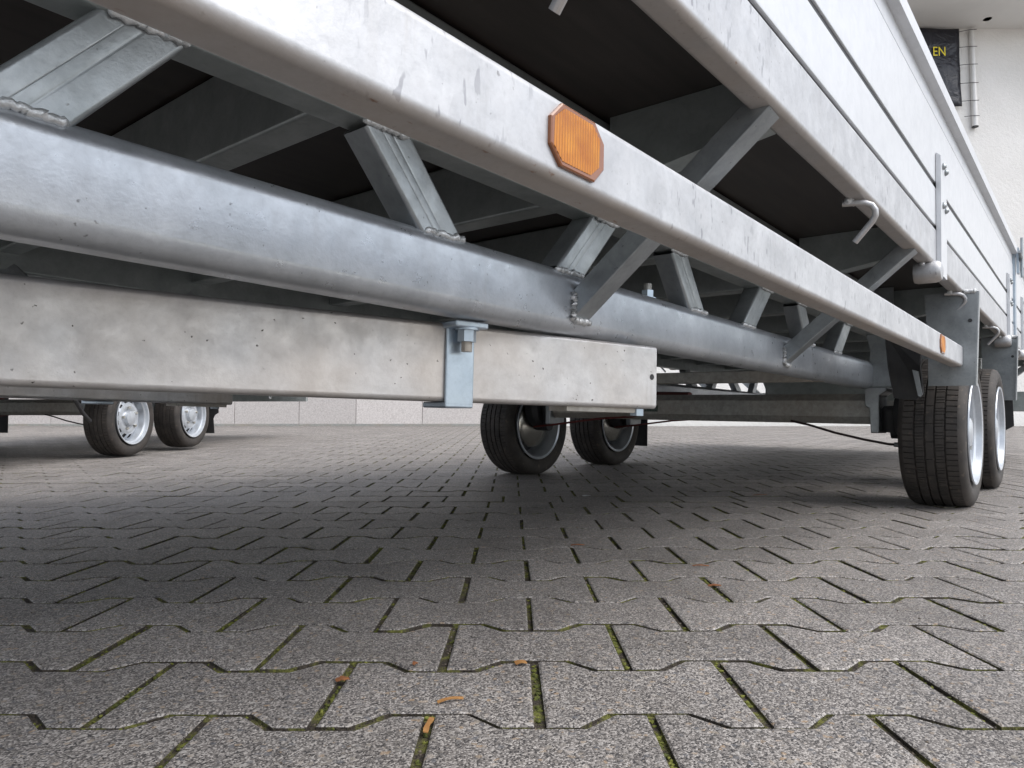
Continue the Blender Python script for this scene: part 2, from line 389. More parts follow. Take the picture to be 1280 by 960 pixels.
for (x, y, key, sy) in cells:
    if not (0.42 < y < 3.3 and abs(x) < 0.76*y+0.15): continue
    dens = 1.0 if y < 1.4 else 0.55
    # the straight joint on the stone's right
    mossy = mnoise.noise(Vector((x*3.1+5, y*2.3, 1.0)))
    for _ in range(int(46*dens)):
        tt = random.uniform(-.5, .5)*(PP+2*AMP)
        jx, jy = x+PW/2+random.gauss(0, .0017), y+tt
        patch = mnoise.noise(Vector((jx*38, jy*38, 2.0))) + 0.55*mossy + 0.10
        if patch > 0.0: mp.append((jx, jy, gz(jx,jy)-0.0044+random.uniform(-.0012,.0016), random.uniform(.0012,.0026)))
        elif random.random() < .6: gp.append((jx, jy, gz(jx,jy)-0.0046+random.uniform(-.001,.0008), random.uniform(.0007,.0018)))
    # the wavy joint on its far side
    for _ in range(int(30*dens)):
        tx = random.uniform(-.1, .1)
        a = abs(tx); o_ = AMP if a > .067 else (-AMP if a < .038 else AMP*(a-.0525)/.0145)
        jx, jy = x+tx, y+PP/2*sy+o_+random.gauss(0, .0009)
        patch = mnoise.noise(Vector((jx*26, jy*26, 7.0))) + 0.5*mossy - 0.08
        if patch > 0.0: mp.append((jx, jy, gz(jx,jy)-0.0040+random.uniform(-.001,.0016), random.uniform(.0010,.0019)))
        elif random.random() < .5: gp.append((jx, jy, gz(jx,jy)-0.0044, random.uniform(.0007,.0014)))
clumps('joint_moss', M['moss'], mp); clumps('joint_grit', M['grit'], gp)
# loose grains on the faces of the near stones
lp = []
for _ in range(420):
    y = random.uniform(.5, 2.2); x = random.uniform(-.74, .74)*y
    lp.append((x, y, und(x, y)+.0006, random.uniform(.0005, .0014)))
clumps('loose_grains', M['grit'], lp)

# ------------------------------------------------------------------ building behind
bld = empty('building', (0, WALL_Y, gz(0, WALL_Y)))
tag(bld, 'white stucco building with granite plinth and overhanging soffit behind the trailers', 'building')
HS = CAM_H + math.tan(PITCH+math.atan((480-35)/FPX))*WALL_Y - gz(0, WALL_Y)   # soffit height above the local ground
MB().box((-16, 0.02, -0.3), (18, 8, 9.5)).build('wall', M['stucco'], bld, None)
MB().box((-16, -0.85, HS), (18, 0.02, HS+0.5)).build('soffit', M['soffit'], bld, None)
x = -9.0; pi_ = 0
while x < 0.55:
    wdt = random.uniform(0.85, 1.15)
    MB().box((x+.004, -0.045, -0.02), (x+wdt-.004, 0.021, 0.92)).build('plinth_slab', M['granite'], bld, None); x += wdt
MB().box((-9.0, -0.055, -0.05), (x, -0.046, 0.035)).build('base_strip', M['axle'], bld, None)
def wall_pt(px, py):                          # photo pixel -> point on the wall face
    a, b, c_ = (px-640)/FPX, math.cos(PITCH)+(py-480)/FPX*math.sin(PITCH), math.sin(PITCH)-(py-480)/FPX*math.cos(PITCH)
    return a/b*WALL_Y, CAM_H + c_/b*WALL_Y - gz(0, WALL_Y)
pxw = lambda px: wall_pt(px, 90)[0]
pzw = lambda py: wall_pt(1200, py)[1]
dl = MB().revolve([(0.0, 0.0), (0.0, 0.06), (-.02, 0.085), (-.028, 0.085), (-.028, 0.07), (-.01, .065)], 24)
o = dl.build('downlight', M['bronze'], bld); o.location = (pxw(1240)*0.972, -0.25, HS); o.rotation_euler = (R(-90), 0, 0)

ban = empty('banner', (pxw(1100), WALL_Y-0.05, pzw(135)+gz(0,WALL_Y)))
tag(ban, 'black vinyl banner with yellow capital letters laced to a grey pipe on the wall', 'banner')
bx1 = pxw(1198)-pxw(1100); bx0 = -1.6; bh = pzw(40)-pzw(137)
m = MB(); nx, nz = 40, 14
for j in range(nz+1):
    for i in range(nx+1):
        x = bx0+(bx1-bx0)*i/nx; z = bh*j/nz
        m.v.append((x, 0.018*mnoise.noise(Vector((x*2.2, z*3.0, 0.0)))+0.010*math.sin(x*9+z*4), z))
for j in range(nz):
    for i in range(nx): a = j*(nx+1)+i; m.f.append((a, a+1, a+nx+2, a+nx+1))
sheet = m.build('sheet', M['banner'], ban, 80)
so = sheet.modifiers.new('thick', 'SOLIDIFY'); so.thickness = 0.002
cu = bpy.data.curves.new('lettering', 'FONT'); cu.body = 'EN'; cu.size = 0.212; cu.extrude = 0.0; cu.space_character = 1.0
tmp = bpy.data.objects.new('tmp', cu); COL.objects.link(tmp)
bpy.context.view_layer.update()
tme = bpy.data.meshes.new_from_object(tmp.evaluated_get(bpy.context.evaluated_depsgraph_get()))
bpy.data.objects.remove(tmp); bpy.data.curves.remove(cu)
tx0 = min(v.co.x for v in tme.vertices); tx1 = max(v.co.x for v in tme.vertices)
tme.transform(Matrix.Rotation(R(90), 4, 'X') @ Matrix.Translation((-tx0, 0, 0)))
tme.materials.append(M['yellow'])
o = bpy.data.objects.new('lettering', tme); COL.objects.link(o); o.parent = ban
o.location = (pxw(1163.5)-pxw(1100), -0.034, pzw(75)-pzw(137)); o.scale = ((pxw(1178.5)-pxw(1163.5))/(tx1-tx0), 1, 1)
pole = empty('wall_pipe', (pxw(1215), WALL_Y-0.03, pzw(159)+gz(0,WALL_Y)))
tag(pole, 'slim grey vertical pipe under the soffit, the banner is laced to it', 'pipe')
MB().round_bar([(0,0,0),(0,0,pzw(38)-pzw(159))], 0.044, 14).build('tube', M['pipe'], pole)
MB().round_bar([(0,0,-.012),(0,0,.001)], 0.048, 14).build('end_cap', M['dark'], pole)
for py in (40, 61, 83, 106, 128, 147):
    z = pzw(py)-pzw(159); sl = .03 if py == 40 else .006
    MB().round_bar([(pxw(1196 if py < 140 else 1201)-pxw(1215), -.02, z-sl), (-.046,-.045,z), (.048,-.042,z+.003)], .0045, 6).build('lacing_tie', M['dark'], pole)

# ------------------------------------------------------------------ trailer (measured axes: u rearwards, v outwards, w up, all from the camera)
S = 0.90
U_ = Vector((0.63847, 0.76957, -0.010411)).normalized()
V_ = U_.cross(Vector((0,0,1))).normalized(); W_ = V_.cross(U_).normalized()
VC = -1.375                                   # centre line
O_UVW = Vector((2.9, VC, -0.25))
def L(u, v, w): return Vector(((u-O_UVW.x)*S, -(v-O_UVW.y)*S, (w-O_UVW.z)*S))
ROLL = R(1.1)                                 # it stands a little higher on the far side, where the yard rises
V2, W2 = V_*math.cos(ROLL) - W_*math.sin(ROLL), W_*math.cos(ROLL) + V_*math.sin(ROLL)
def to_world(u, v, w): return Vector((0,0,CAM_H)) + (U_*u + V_*(-.42) + W_*.5 + V2*(v+.42) + W2*(w-.5))*S
rootM = Matrix((U_, -V2, W2)).transposed()
orig = to_world(*O_UVW)
trailer = empty('flatbed_trailer', orig, rootM.to_euler())
tag(trailer, 'galvanised flatbed trailer with truss frame, aluminium side boards and amber side markers', 'trailer')
TW = Matrix.Translation(orig) @ rootM.to_4x4()
def mir(v, s): return v if s > 0 else 2*VC - v
def span(u0, u1, v0, v1, w0, w1, s=1):
    a = L(u0, mir(v0, s), w0); b = L(u1, mir(v1, s), w1); return a, b
def rail(name, mat, u0, u1, v0, v1, w0, w1, r, s=1, parent=trailer, seg=4):
    a = L(u0, mir((v0+v1)/2, s), (w0+w1)/2); b = L(u1, mir((v0+v1)/2, s), (w0+w1)/2)
    return wnm(MB().sweep([a, b], rrect(abs(v1-v0)*S, abs(w1-w0)*S, r*S, seg), (0,0,1)).build(name, mat, parent))
def cross(name, mat, u0, u1, v0, v1, w0, w1, r, parent=trailer):
    a = L((u0+u1)/2, v0, (w0+w1)/2); b = L((u0+u1)/2, v1, (w0+w1)/2)
    return wnm(MB().sweep([a, b], rrect(abs(u1-u0)*S, abs(w1-w0)*S, r*S, 3), (0,0,1)).build(name, mat, parent, 32))
def weld(path, r, parent=trailer):
    pts = [L(*p) for p in path]; out = []
    for a, b in zip(pts[:-1], pts[1:]):
        k = max(3, int((b-a).length/0.0026))
        out += [a.lerp(b, i/k) + Vector([random.gauss(0, .0009) for _ in range(3)]) for i in range(k)]
    out.append(pts[-1])
    sc_ = [(.45 if i in (0, len(out)-1) else 1.0)*(1+.07*math.sin(i*1.3)+random.uniform(-.16,.16)) for i in range(len(out))]
    return MB().round_bar(out, r*S, 8, (0.02,0.03,1), sc_).build('weld_bead', M['weld'], parent, 60)
def sgn(s): return 1 if s > 0 else -1
def seam(prof, x):
    """add the rolled seam lines to the flat side of a tube profile at this x"""
    out = []
    for i, p in enumerate(prof):
        out.append(p); q = prof[(i+1) % len(prof)]
        if abs(p[0]-x) < 1e-6 and abs(q[0]-x) < 1e-6 and abs(p[1]-q[1]) > .02:
            d = 1 if q[1] > p[1] else -1; i_ = -1 if x > 0 else 1
            for y, e in ((-.004,0),(-.003,.0006),(-.001,.0006),(.0,0),(.0075,0),(.0085,.0004),(.0095,0)):
                out.append((x+i_*e, d*y))
    return out
U0, UE = -.22, 6.2
ZIGS = []
for k in range(-2, 9): ZIGS.append((0.64+0.755*k, 0.53+0.755*k)); ZIGS.append((0.92+0.755*k, 1.015+0.755*k))
for s in (1, -1):
    full = (s > 0)
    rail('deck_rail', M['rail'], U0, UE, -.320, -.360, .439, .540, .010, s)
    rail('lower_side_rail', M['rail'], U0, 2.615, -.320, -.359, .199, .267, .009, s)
    rail('upper_chord', M['frame'], U0, UE, -.628, -.676, .345, .515, .006, s)
    rail('lower_chord', M['tube'], U0, 2.86, -.635, -.695, .144, .247, .022, s, seg=8)
    rail('lower_chord', M['tube'], 3.85, UE, -.635, -.695, .144, .247, .022, s)
    for zb, zt in ZIGS:
        if zb < U0+.05 or zb > UE-.05 or (2.6 < zb < 3.95): continue
        a, b = L(zb, mir(-.6630, s), .238), L(zt, mir(-.6540, s), .349); d = (b-a).normalized()
        m = MB(); prof = rrect(.044*S, .060*S, .005*S, 3); hw_ = -sgn(s)*.022*S; prof = seam(prof, hw_)
        side = Vector((0,1,0)); fw = side.cross(d).normalized()
        n = len(prof); e0, e1 = a-d*.01, b+d*.012
        m.add([e0+side*x+fw*y for x, y in prof]+[e1+side*x+fw*y for x, y in prof],
              [(j,(j+1)%n,n+(j+1)%n,n+j) for j in range(n)])
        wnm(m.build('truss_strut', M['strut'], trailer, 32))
        if full and zb < 2.6:
            vv_ = -.634
            weld([(zb-.038, vv_-.007, .2425), (zb+.038, vv_-.007, .2425)], .0048)
            weld([(zt-.034, -.630, .3445), (zt+.034, -.630, .3445)], .0042)
    # aluminium drop sides in two lengths, each of two hollow boards and a rolled top lip
    for (a_, b_) in ((U0+.02, 4.36), (4.44, UE-.02)):
        g = s
        m = MB(); v0 = -.3205; v1 = -.346
        rail('side_board', M['alu'], a_, b_, v0, v1, .546, .649, .003, s, seg=2)
        rail('side_board', M['alu'], a_, b_, v0, v1, .6635, .8465, .003, s, seg=2)
        rail('board_web', M['dark'], a_+.002, b_-.002, v0-.0045, v1+.004, .640, .67, .001, s, seg=1)
        rail('board_web', M['dark'], a_+.002, b_-.002, v0-.006, v1+.004, .536, .55, .001, s, seg=1)
        rail('board_web', M['dark'], a_+.002, b_-.002, v0-.004, v1+.004, .842, .856, .001, s, seg=1)
        # lip: upright strip, outward flange, upstand
        prof = [(-.3220,.8495),(-.3220,.893),(-.300,.896),(-.300,.932),(-.346,.932),(-.346,.8495)]
        m = MB(); pa = [L(a_, mir(v, s), w) for v, w in prof]; pb = [L(b_, mir(v, s), w) for v, w in prof]; n = len(prof)
        m.add(pa+pb, [(j,(j+1)%n,n+(j+1)%n,n+j) for j in range(n)]+[tuple(range(n)), tuple(range(n,2*n))])
        m.build('top_lip', M['alu'], trailer, 20)
    # posts and over-centre latches between the drop sides
    for up_ in (4.40, UE):
        rail('corner_post', M['zinc'], up_-.036, up_+.036, -.312, -.352, .44, .93, .004, s)
        m = MB(); a, b = span(up_-.02, up_+.03, -.306, -.296, .80, .93, s); m.box(a, b); m.build('latch', M['zinc'], trailer)
        p0 = L(up_+.01, mir(-.285, s), .78); p1 = L(up_+.01, mir(-.285, s), .985); MB().round_bar([p0, p1], .006, 8).build('latch_pin', M['strut'], trailer)
        MB().round_bar([L(up_-.06, mir(-.29,s), .90), L(up_-.01, mir(-.288,s), .88), L(up_+.05, mir(-.29,s), .87)], .007, 8).build('latch_lever', M['strut'], trailer)
    # hinge straps
    for uh in (0.33, 2.20, 4.08, 4.86):
        m = MB(); prof = [(-.3195,.412),(-.308,.412),(-.308,.735),(-.3195,.745)]
        pa = [L(uh-.045, mir(v,s), w) for v, w in prof]; pb = [L(uh+.045, mir(v,s), w) for v, w in prof]
        m.add(pa+pb, [(j,(j+1)%4,4+(j+1)%4,4+j) for j in range(4)]+[(0,1,2,3),(4,5,6,7)])
        st = m.build('hinge_strap', M['alu'], trailer, 20)
        for du, w in ((-.015,.712),(.022,.706),(-.015,.605),(.022,.600)):
            c0 = L(uh+du, mir(-.3085,s), w); c1 = L(uh+du, mir(-.299,s), w)
            MB().round_bar([c0, c0.lerp(c1,.5), c1], .0085, 10, (0,0,1), [1,.95,.45]).build('rivet', M['strut'], st)
        a, b = L(uh-.075, mir(-.366,s), .416), L(uh-.075, mir(-.300,s), .416); e = (b-a)/8
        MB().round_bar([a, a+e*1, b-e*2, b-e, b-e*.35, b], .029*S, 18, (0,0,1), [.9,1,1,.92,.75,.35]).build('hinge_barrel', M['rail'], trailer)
        weld([(uh-.105, mir(-.345,s), .437), (uh-.04, mir(-.345,s), .437)], .006)
    # rope hooks under the deck rail
    for uh in (.452, 1.435, 2.60, 3.55, 4.6, 5.6):
        pts = [(-.366,.433),(-.345,.432),(-.328,.430),(-.317,.425),(-.312,.416),(-.3125,.407),(-.319,.397),(-.351,.362)]
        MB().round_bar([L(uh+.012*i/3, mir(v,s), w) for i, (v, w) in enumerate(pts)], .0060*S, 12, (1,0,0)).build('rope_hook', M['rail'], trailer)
        weld([(uh-.012, mir(-.352,s), .4375), (uh+.022, mir(-.352,s), .4375)], .007)
    # amber side markers
    for um, wm in ((.474, .2345), (2.236, .2345)):
        def octa(hx, hz, c_, v): return [L(um+x, mir(v,s), wm+z) for x, z in ((-hx+c_,-hz),(hx-c_,-hz),(hx,-hz+c_),(hx,hz-c_),(hx-c_,hz),(-hx+c_,hz),(-hx,hz-c_),(-hx,-hz+c_))]
        um -= .002
        m = MB(); ring = [octa(.0385,.0256,.0145,-.3235), octa(.0385,.0256,.0145,-.3172), octa(.0372,.0244,.0139,-.3164)]
        m.add(sum(ring, []), [(r_*8+j,r_*8+(j+1)%8,r_*8+8+(j+1)%8,r_*8+8+j) for r_ in (0,1) for j in range(8)]+[tuple(range(8)), tuple(range(16,24))])
        mk = m.build('side_marker', M['lens'], trailer, None)
        m = MB(); N = 17                                          # ribbed reflector panel
        for i in range(2*N+1):
            x = -.0345+.065*i/(2*N); zt = .0218 - max(0, abs(x+.002)-.0205)*.85; v = -.3163+(.0005 if i % 2 else .0)
            for z in (-zt, zt): m.v.append(L(um+x+z*.06, mir(v,s), wm+z))
        m.f = [(2*i, 2*i+2, 2*i+3, 2*i+1) for i in range(2*N)]
        m.build('reflector_panel', M['core'], mk, None)
# cross members between the chords, outriggers and long diagonal braces
for k in range(-2, 12):
    uc = .535 + .49*k
    if uc > UE-.1: continue
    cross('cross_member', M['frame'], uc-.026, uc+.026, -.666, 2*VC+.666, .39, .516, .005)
    if k % 2 == 1:
        for s in (1, -1):
            m = MB(); prof = [(-.620,.40),(-.358,.442),(-.358,.518),(-.620,.518)]
            pa = [L(uc-.024, mir(v,s), w) for v, w in prof]; pb = [L(uc+.024, mir(v,s), w) for v, w in prof]
            m.add(pa+pb, [(j,(j+1)%4,4+(j+1)%4,4+j) for j in range(4)]+[(0,1,2,3),(4,5,6,7)])
            m.build('outrigger', M['frame'], trailer, 20)
            ub = uc-.075
            if 2.6 < ub < 3.9: continue
            a, b = L(ub-.005, mir(-.637,s), .190), L(ub+.01, mir(-.366,s), .428); d = (b-a).normalized()
            fu = Vector((1,0,0)); fu = (fu-d*fu.dot(d)).normalized(); nn = d.cross(fu)
            prof = rrect(.043*S, .036*S, .0015*S, 1); n = len(prof); e0, e1 = a-d*.008, b+d*.03
            MB().add([e0+fu*x+nn*y for x, y in prof]+[e1+fu*x+nn*y for x, y in prof],
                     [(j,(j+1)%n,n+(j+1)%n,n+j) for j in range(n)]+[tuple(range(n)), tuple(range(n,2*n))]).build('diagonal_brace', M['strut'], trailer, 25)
            if s > 0:
                weld([(ub-.028, -.633, .165), (ub-.028, -.633, .210)], .0062)
                weld([(ub-.027, -.633, .165), (ub+.020, -.633, .165)], .0055)
o = MB().box(*span(U0+.01, UE-.01, -.359, 2*VC+.359, .519, .537)).build('deck_board', M['ply'], trailer, None)
# V drawbar under the lower chords
for s in (1, -1):
    ua, va, ub, vb = -2.05, -1.375+.03, 1.137, -.600
    va = -.600 - (1.137+2.05)*.2455
    a, b = L(ua, mir(va,s), .0855), L(ub, mir(vb,s), .0855)
    d = (b-a).normalized(); off = Vector((0,0,1)).cross(d)*(.030*S if s > 0 else -.030*S)
    a, b = a+off, b+off
    prof = rrect(.060*S, .112*S, .007*S, 5)
    # hollow end: outer shell swept, with an inner wall
    inner = rrect(.050*S, .102*S, .004*S, 5)
    m = MB(); m.sweep([a, b], prof, (0,0,1), False); m.sweep([a, b], inner, (0,0,1), False)
    n = len(prof); base1 = n; o2 = 2*n
    m.f += [(n+j, n+(j+1)%n, o2+n+(j+1)%n, o2+n+j) for j in range(n)]
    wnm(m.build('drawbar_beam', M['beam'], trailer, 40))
    def bp(t_, out, w): # point on the beam: t_ along from the rear end (photo units), outwards offset from its outer face
        q = L(ub - t_*.9712, mir(vb - t_*.2384, s), w); nrm = Vector((0,0,1)).cross(d)*(-1 if s > 0 else 1)
        return q + nrm*(out*S)
    # clamp strap with a bolted ear
    tc = .418
    m = MB()
    for hp_, o0, o1, w0, w1 in ((.0235, -.060, .006, .0205, .029), (.0235, .0003, .006, .024, .139), (.027, -.02, .036, .133, .1425)):
        q = [bp(tc+sg*hp_, oo, ww) for sg in (-1,1) for oo in (o0,o1) for ww in (w0,w1)]
        m.add(q, [(0,1,3,2),(4,5,7,6),(0,1,5,4),(2,3,7,6),(0,2,6,4),(1,3,7,5)])
    cl = m.build('clamp_strap', M['zinc'], trailer, None)
    bv = cl.modifiers.new('edge', 'BEVEL'); bv.width = .002; bv.segments = 2
    c0 = bp(tc, .021, .1335); zz = Vector((0,0,1))
    MB().round_bar([c0, c0-zz*.003*S], .017*S, 20).build('washer', M['zinc'], cl)
    MB().round_bar([c0-zz*.002, c0-zz*.0175], .0135*S, 6).build('hex_nut', M['zinc'], cl, 20)
    MB().round_bar([c0-zz*.016, c0-zz*.030], .0078*S, 12).build('bolt_end', M['axle'], cl)
    # bolt through the lower chord near the beam's rear end
    c0 = L(1.235, mir(-.674,s), .247)
    bo = MB().round_bar([c0, c0+zz*.003], .017*S, 18).build('washer', M['zinc'], trailer)
    MB().round_bar([c0+zz*.003, c0+zz*.016], .0125*S, 6).build('hex_nut', M['zinc'], trailer, 20)
    MB().round_bar([c0+zz*.015, c0+zz*.028], .0078*S, 12).build('bolt_end', M['axle'], trailer)
    # end hole, slot cover and a bolt head under the end
    q0 = bp(.012, .0006, .086); q1 = bp(.012, -.003, .086)
    MB().round_bar([q0, q1], .0052*S, 14).build('bolt_hole', M['dark'], trailer)
    q0 = bp(.03, -.018, .0285); q1 = bp(.03, -.018, .0165)
    MB().round_bar([q0, q1], .013*S, 6).build('bolt_head', M['zinc'], trailer, 20)
    m = MB(); q = [bp(t_, oo, ww) for t_ in (.02,.20) for oo in (-.058,-.012) for ww in (.0215,.030)]
    m.add(q, [(0,1,3,2),(4,5,7,6),(0,1,5,4),(2,3,7,6),(0,2,6,4),(1,3,7,5)]); m.build('mounting_pad', M['axle'], trailer, None)
a, b = L(-2.0, VC, .0855), L(-2.62, VC, .0855)
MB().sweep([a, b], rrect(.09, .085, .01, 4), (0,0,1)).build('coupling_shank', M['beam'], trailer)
MB().round_bar([L(-2.60,VC,.085), L(-2.70,VC,.085), L(-2.78,VC,.07), L(-2.84,VC,.055)], .05, 16, (0,0,1), [1,1.1,1.15,.8]).build('coupling_head', M['dark'], trailer)
MB().round_bar([L(-1.9,VC+.12,.25), L(-1.9,VC+.12,-.10)], .025, 14).build('jockey_leg', M['zinc'], trailer)
# support wheel of the jockey leg reaches the ground
def ground_w(u, v):
    p = to_world(u, v, -.26)
    return -.26 + (gz(p.x, p.y) - p.z)/(S*W2.z)
gw = ground_w(-1.9, VC+.12)
jw = MB().revolve([(-.022,.0),(-.025,.03),(-.03,.075),(-.02,.095),(.02,.095),(.03,.075),(.025,.03),(.022,.0)], 28).build('jockey_wheel', M['rubber'], trailer); jw.location = L(-1.9, VC+.12, gw)+Vector((0,0,.0945))
MB().round_bar([L(-1.9,VC+.12,-.08), L(-1.9,VC+.12+.05, -.10), L(-1.9,VC+.12+.05,gw+.10), L(-1.9,VC+.12-.04,gw+.10)], .010, 10, (1,0,0)).build('jockey_fork', M['zinc'], trailer)
# lower cross tie seen behind the drawbar end
cross('cross_tie', M['axle'], 2.30, 2.36, -.66, 2*VC+.66, .143, .181, .004)

MB().box(*span(4.42, 4.95, -.70, -1.60, .125, .40)).build('tool_box', M['frame'], trailer, None)
cross('rear_beam', M['frame'], 6.12, 6.18, -.33, 2*VC+.33, .13, .27, .006)

# ---- wheels
WR = 0.262*S; TW2 = 0.098*S
def tyre_mesh():
    r0 = WR; rb = .176*S
    nodes = [(-TW2*.80, rb), (-TW2*.97, rb+.020), (-TW2*1.02, rb+.042), (-TW2*.99, r0-.022), (-TW2*.92, r0-.009), (-TW2*.80, r0-.0035)]
    ribs = [(-.80,-.47,0),(-.43,-.16,1),(-.12,.12,2),(.16,.43,1),(.47,.80,0)]
    prof = [(y, r, -1) for y, r in nodes]
    for i, (a, b, kind) in enumerate(ribs):
        for q in ((a, .0), (a+.012, 1.), ((a+b)/2, 1.), (b-.012, 1.), (b, .0)):
            if i == 0 and q[0] == a: continue
            if i == len(ribs)-1 and q[0] == b: continue
            crown = r0 - .0035*(q[0]/.8)**2
            prof.append((q[0]*TW2, crown if q[1] else crown-.0065, i if q[1] else -2))
    prof += [(-y, r, -1) for y, r in nodes[::-1]]
    nS = 82; angs = []
    for k in range(nS):
        a = 2*math.pi*k/nS; st = 2*math.pi/nS
        angs += [(a, 0, k), (a+st*.06, 1, k), (a+st*.14, 1, k), (a+st*.20, 0, k), (a+st*.53, 0, k), (a+st*.57, 2, k), (a+st*.65, 2, k), (a+st*.69, 0, k)]
    vv, n = [], len(prof)
    for a, sp, k in angs:
        for j, (y, r, rib) in enumerate(prof):
            rr = r
            if rib in (0, 4) and sp == 1: rr -= .0038
            if rib in (1, 3) and sp == 2: rr -= .0030
            if rib in (1, 3) and sp == 1 and k % 2: rr -= .0026
            if rib == 2 and sp == 1 and k % 3 == 0: rr -= .003
            sh = .0 if rib < 0 else (.006*(y/TW2) if rib in (1,3) else 0)
            vv.append((rr*math.cos(a+sh*3), y, rr*math.sin(a+sh*3)))
    fs = []; N = len(angs)
    for i in range(N):
        k = (i+1) % N
        for j in range(n-1): fs.append((i*n+j, i*n+j+1, k*n+j+1, k*n+j))
    m = MB(); m.v = vv; m.f = fs; return m
def rim_mesh():                              # outer side is local -Y
    m = MB(); r = .180*S
    m.revolve([(-.092*S, r*.985), (-.098*S, r*1.01), (-.102*S, r*1.0), (-.100*S, r*.955), (-.082*S, r*.93), (-.076*S, r*.88), (-.040*S, r*.855), (.02*S, r*.83), (.07*S, r*.90), (.094*S, r*.93), (.098*S, r*.985), (.094*S, r*1.0)], 72)
    # dished disc with round-ish vent slots
    seg = 96; rings = [(.30,-.058),(.40,-.066),(.52,-.070),(.62,-.062),(.70,-.050),(.78,-.038),(.86,-.030)]
    vv, ff_ = [], []
    for i in range(seg):
        a = 2*math.pi*i/seg
        for q, y in rings: vv.append((r*q*math.cos(a), y*S, r*q*math.sin(a)))
    n = len(rings)
    for i in range(seg):
        k = (i+1) % seg
        for j in range(n-1):
            if j in (3, 4) and i % 8 in (2,3,4,5): continue
            ff_.append((i*n+j, i*n+j+1, k*n+j+1, k*n+j))
    m.add(vv, ff_)
    m.revolve([(-.058*S, r*.30), (-.060*S, r*.29), (-.085*S, r*.27), (-.088*S, r*.22), (-.09*S, .0)], 32)
    return m
tyre_me = tyre_mesh().mesh('tyre'); tyre_me.materials.append(M['tyre']); tyre_me.shade_smooth(); tyre_me.set_sharp_from_angle(angle=R(38))
rim_me = rim_mesh().mesh('rim'); rim_me.materials.append(M['rim']); rim_me.shade_smooth(); rim_me.set_sharp_from_angle(angle=R(35))
drum_me = MB().revolve([(-.02,.0),(-.02,.10*S),(.0,.112*S),(.012,.118*S),(.05,.118*S),(.056,.108*S),(.060,.09*S),(.075,.05*S),(.076,.0)], 40).mesh('brake_drum'); drum_me.materials.append(M['drum']); drum_me.shade_smooth(); drum_me.set_sharp_from_angle(angle=R(30))
nut_me = MB().round_bar([(0,-.062*S,0), (0,-.062*S-.018,0)], .010*S, 6, (0,0,1)).mesh('wheel_nut'); nut_me.materials.append(M['drum'])
dark_me = MB().revolve([(-.024*S,.0),(-.024*S,.152*S)], 40).mesh('wheel_well'); dark_me.materials.append(M['dark'])
HUBV = -.422
WHEELS = []
for u in (2.925, 3.715):
    for s in (1, -1):
        v = mir(HUBV, s); gw = ground_w(u, v)
        w_ = bpy.data.objects.new('wheel', tyre_me); COL.objects.link(w_); w_.name = 'wheel'; w_.parent = trailer
        w_.location = L(u, v, gw) + Vector((0,0,WR-.0035)); w_.rotation_euler = (0, random.uniform(0,6), 0 if s > 0 else math.pi)
        # local -Y points outwards: root -Y is v+
        for nm, me in (('rim', rim_me), ('brake_drum', drum_me), ('wheel_well', dark_me)):
            o = bpy.data.objects.new(nm, me); COL.objects.link(o); o.parent = w_
        for k in range(5):
            a_ = 2*math.pi*k/5; o = bpy.data.objects.new('wheel_nut', nut_me); COL.objects.link(o); o.parent = w_
            o.location = (.076*S*math.cos(a_), 0, .076*S*math.sin(a_))
        WHEELS.append((u, s, w_))
        hub = w_.location
        # trailing arm from the axle end to the hub
        sg = 1 if s > 0 else -1
        p0 = L(u-.02, mir(-.585, s), .075); p1 = Vector((hub.x, p0.y, hub.z))
        MB().round_bar([p0, p0.lerp(p1,.5), p1], .036*S, 12, (0,1,0)).build('trailing_arm', M['dark'], trailer)
        MB().round_bar([p1, Vector((hub.x, hub.y, hub.z))], .03*S, 12).build('stub_axle', M['dark'], trailer)
        MB().round_bar([L(u-.01, mir(-.565,s), .05), L(u-.01, mir(-.54,s), .05), L(u-.01, mir(-.50,s), .04)], .088*S, 24, (0,0,1), [.8,1,1]).build('arm_bearing', M['dark'], trailer)
for u in (2.925, 3.715):
    a, b = L(u, -.62, .070), L(u, 2*VC+.62, .070)
    prof = [(.036*S,-.056*S),(.056*S,-.03*S),(.056*S,.03*S),(.036*S,.056*S),(-.036*S,.056*S),(-.056*S,.03*S),(-.056*S,-.03*S),(-.036*S,-.056*S)]
    ax = MB().sweep([a, b], prof, (0,0,1)).build('axle_tube', M['axle'], trailer, 20)
    if u < 3:
        m = MB(); m.box(L(u-.0575, -1.585, .050), L(u-.060, -1.52, .078)); m.build('type_plate', M['plate'], ax, None)
    for s in (1, -1):
        # flange casting and carrier plate
        prof = [(-.66,.150),(-.585,.150),(-.585,.135),(-.610,.12),(-.612,-.02),(-.640,-.02),(-.645,.07),(-.66,.08)]
        pa = [L(u-.075, mir(v,s), w) for v, w in prof]; pb = [L(u+.05, mir(v,s), w) for v, w in prof]; n = len(prof)
        fl = MB().add(pa+pb, [(j,(j+1)%n,n+(j+1)%n,n+j) for j in range(n)]+[tuple(range(n)), tuple(range(n,2*n))]).build('axle_flange', M['strut'], trailer, None)
        bv = fl.modifiers.new('edge', 'BEVEL'); bv.width = .004; bv.segments = 2
        prof = [(-.655,.152),(-.572,.152),(-.566,.18),(-.563,.25),(-.578,.30),(-.575,.36),(-.565,.44),(-.565,.516),(-.66,.516),(-.66,.40),(-.655,.34),(-.642,.29),(-.645,.24)]
        uu = u-.066
        pa = [L(uu, mir(v,s), w) for v, w in prof]; pb = [L(uu+.008, mir(v,s), w) for v, w in prof]; n = len(prof)
        MB().add(pa+pb, [(j,(j+1)%n,n+(j+1)%n,n+j) for j in range(n)]+[tuple(range(n)), tuple(range(n,2*n))]).build('carrier_plate', M['strut'], trailer, None)
